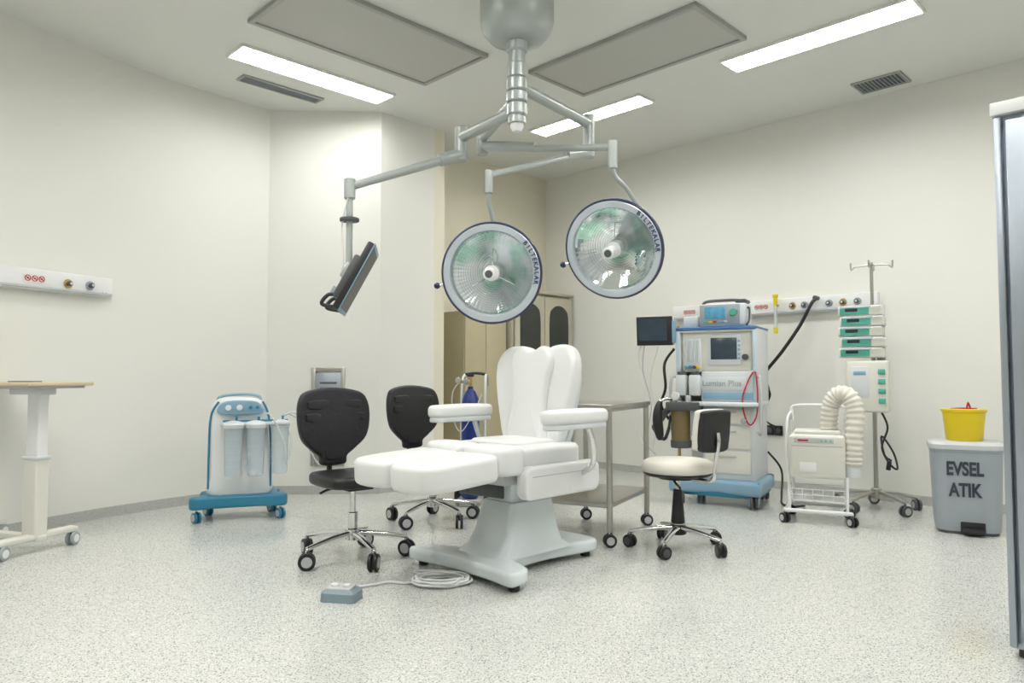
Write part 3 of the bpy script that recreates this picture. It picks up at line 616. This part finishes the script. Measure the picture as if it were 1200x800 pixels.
for i in range(3): cyl(wu,'indicator',(.03+.03*i,-.174,.59),(.03+.03*i,-.179,.59),.006,green,seg=10)
box(wu,'panel_seam',(0,-.171,.55),(.34,.002,.004),greyp,0)
box(wu,'label_sheet',(-.06,-.173,.40),(.11,.003,.07),paper,.001); box(wu,'side_vent',(.187,-.02,.45),(.004,.2,.14),greyp,.001)
pts=[(.08,-.03,.64),(.08,-.03,.74),(.10,-.04,.85),(.15,-.06,.915),(.215,-.09,.90),(.25,-.10,.80),(.245,-.11,.66),(.235,-.11,.52),(.23,-.11,.42)]
tube(wu,'air_hose',pts,.058,leatherc,n=20,sub=16,rf=lambda t:.058+.0055*sin(t*2*pi*26))
tube(wu,'hose_nozzle',[(.23,-.11,.44),(.228,-.11,.34)],.05,whiteg,n=20,sub=2)
# ---------------- IV pole ----------------
iv=G('infusion_pump_stand',(2.86,5.74,0),(-.55,-.83))
cyl(iv,'base_hub',(0,0,.09),(0,0,.17),.04,steel)
for i in range(5):
    a=.5+2*pi*i/5; d=Vector((cos(a),sin(a),0)); tube(iv,'base_leg_%d'%i,[d*.03+Vector((0,0,.14)),d*.15+Vector((0,0,.13)),d*.30+Vector((0,0,.10))],.014,steel); caster(iv,'caster_%d'%i,d.x*.30,d.y*.30,.042,.11,darkg,lgrey,a)
cyl(iv,'pole_lower',(0,0,.15),(0,0,1.45),.017,steel); cyl(iv,'pole_upper',(0,0,1.40),(0,0,1.95),.013,steel)
for s in (-1,1):
    tube(iv,'hook_bar',[(0,0,1.93),(s*.07,0,1.925),(s*.12,0,1.92),(s*.145,0,1.90),(s*.15,0,1.925),(s*.15,0,1.955)],.007,steel); tube(iv,'hook_bar_cross',[(0,0,1.93),(0,s*.08,1.925),(0,s*.13,1.90),(0,s*.14,1.95)],.007,steel)
lathe(iv,'height_collar',[(0,0),(.028,0),(.028,.06),(0,.06)],black,(0,0,1.42))
for i in range(5):
    z=1.555-.082*i; xo=-.07+.012*(i%2)
    box(iv,'pump_body_%d'%i,(xo,-.09,z),(.32,.13,.074),cream,.012,3)
    box(iv,'pump_front_%d'%i,(xo-.04,-.158,z),(.21,.010,.055),green,.004); box(iv,'pump_display_%d'%i,(xo-.06,-.164,z+.008),(.09,.004,.025),screen,.001)
    cyl(iv,'pump_syringe_%d'%i,(xo-.14,-.17,z+.032),(xo+.08,-.17,z+.032),.010,canist,seg=12); cyl(iv,'pump_plunger_%d'%i,(xo+.08,-.17,z+.032),(xo+.15,-.17,z+.032),.007,white,seg=10)
    box(iv,'pump_clamp_%d'%i,(0,-.02,z),(.05,.04,.04),darkg,.005)
box(iv,'rack_spine',(.06,-.03,1.39),(.06,.04,.44),lgrey,.006)
box(iv,'docking_unit',(-.03,-.09,.965),(.30,.14,.40),cream,.018,3)
for i in range(4): box(iv,'dock_connector_%d'%i,(.075,-.164,1.08-.075*i),(.05,.014,.04),green,.004)
box(iv,'dock_panel',(-.08,-.162,1.0),(.13,.006,.24),whiteg,.003); box(iv,'dock_label',(-.08,-.166,1.07),(.09,.003,.03),lblue,.001)
tube(iv,'mains_lead',[(.06,-.10,.77),(.10,-.10,.65),(.06,-.12,.50),(.11,-.13,.38),(.16,-.1,.34),(.13,-.06,.46),(.05,-.05,.58),(.07,-.07,.44),(.12,-.1,.40)],.008,black,n=8)
tube(iv,'mains_lead_plug',[(.11,-.13,.40),(.10,-.13,.33)],.017,black,sub=3)
# ---------------- bin ----------------
bi=G('pedal_waste_bin',(3.09,4.98,0),(-.45,-.89))
loft(bi,'bin_body',[(.02,0,0,.185,.165,.08),(.06,0,0,.19,.17,.08),(.54,0,0,.208,.188,.09),(.545,0,0,.214,.194,.09),(.56,0,0,.214,.194,.09)],greyp)
loft(bi,'bin_lid',[(.56,0,0,.220,.20,.09),(.59,0,0,.219,.199,.09),(.605,0,0,.205,.185,.08),(.61,0,0,.18,.16,.07)],lgrey)
loft(bi,'bin_foot',[(.0,0,0,.175,.155,.07),(.03,0,0,.18,.16,.07)],darkg)
T=Matrix.Rotation(radians(2.0),4,'X')@Matrix.Scale(.68,4,(1,0,0))
text(bi,'lettering_evsel','EVSEL',(-.02,-.1872,.43),.122,inkd,T,bold=.0045)
text(bi,'lettering_atik','ATIK',(-.02,-.1825,.29),.122,inkd,T,bold=.0045)
box(bi,'foot_pedal',(.02,-.20,.035),(.12,.09,.02),black,.006,rot=(8,0,0)); box(bi,'pedal_housing',(.02,-.165,.05),(.14,.03,.07),black,.006)
yb=G('yellow_sharps_bucket',(3.09,4.98,.61))
lathe(yb,'bucket',[(0,0),(.105,0),(.11,.01),(.128,.19),(.136,.195),(.136,.205),(.124,.205),(.106,.015),(0,.015)],yellow,seg=40)
lathe(yb,'bucket_rim_lid',[(.10,.190),(.138,.203),(.138,.212),(.10,.216),(.08,.21)],yellow,seg=40)
tube(yb,'red_handle',[(.02,0,.208),(.03,.0,.25),(.035,0,.25),(.05,0,.208)],.006,red)
tube(yb,'red_liner_edge',[(-.09,0,.213),(-.03,-.02,.217),(.03,-.01,.216),(.09,0,.213)],.006,red)
# ---------------- tall steel cabinet right ----------------
cx,cy=1.86,2.76; w,d=.95,.55
mx=cx+R2*w/2+R2*d/2; my=cy-R2*w/2+R2*d/2
tc_=G('tall_stainless_cabinet',(mx,my,0),(-R2,-R2))
box(tc_,'carcass',(0,.01,1.05),(w,d-.02,2.04),steel2,.004); box(tc_,'top_cap',(0,0,2.075),(w+.02,d+.02,.05),white,.004)
box(tc_,'corner_post',(-w/2+.012,-d/2+.005,1.04),(.024,.02,2.0),steel2,.003)
for s in (-1,1): box(tc_,'door_leaf',(s*(w/4-.01)+.01,-d/2-.006,1.06),(w/2-.04,.018,1.92),steel2,.004); box(tc_,'door_handle',(s*.04,-d/2-.03,1.1),(.016,.03,.2),chrome,.005)
for x in (-.43,.43):
    for y in (-.23,.23): cyl(tc_,'foot',(x,y,0),(x,y,.04),.025,black)
# ---------------- foot pedal + cable ----------------
fp=G('foot_control_pedal',(-.80,3.46,0),(-.2,-.98))
loft(fp,'pedal_body',[(0,0,0,.085,.06,.015),(.04,0,0,.083,.058,.015),(.055,0,0,.07,.045,.012)],pedalg)
box(fp,'pedal_plate',(.0,-.01,.06),(.12,.07,.012),lgrey,.004,rot=(8,0,0)); cyl(fp,'pedal_button',(-.03,-.01,.062),(-.03,-.01,.075),.018,white); cyl(fp,'pedal_button_2',(.03,-.01,.062),(.03,-.01,.075),.018,white)
cb=G('coiled_power_cable',(-.36,3.72,0))
pts=[]
for i in range(100):
    a=i/100*2*pi*7; r=.085+.012*sin(i*.7)+.02*((i//14)%3)*.5; pts.append((1.35*r*cos(a),r*.95*sin(a),.008+.0045*(i//14)))
tube(cb,'cable_coil',pts,.006,white,n=7,sub=3)
tube(cb,'cable_to_pedal',[(-.12,.0,.008),(-.18,-.02,.008),(-.26,.0,.008),(-.34,-.05,.008),(-.42,-.09,.008),(-.50,-.10,.008),(-.53,-.14,.012),(-.52,-.168,.02)],.006,white,n=7)
tube(cb,'cable_to_chair',[(.1,.02,.01),(.05,.12,.008),(-.1,.14,.008),(-.16,.2,.008),(.0,.22,.008)],.006,white,n=7)
# ---------------- camera / world ----------------
cam=bpy.data.cameras.new('camera'); cam.lens=25.5; cam.sensor_width=36; cam.clip_end=60
co=bpy.data.objects.new('camera',cam); co.location=(0,0,1.05); co.rotation_euler=(radians(92.69),0,0); link(co); sc.camera=co
w=bpy.data.worlds.new('world'); sc.world=w; w.use_nodes=True; w.node_tree.nodes['Background'].inputs[0].default_value=(.5,.5,.48,1); w.node_tree.nodes['Background'].inputs[1].default_value=.3
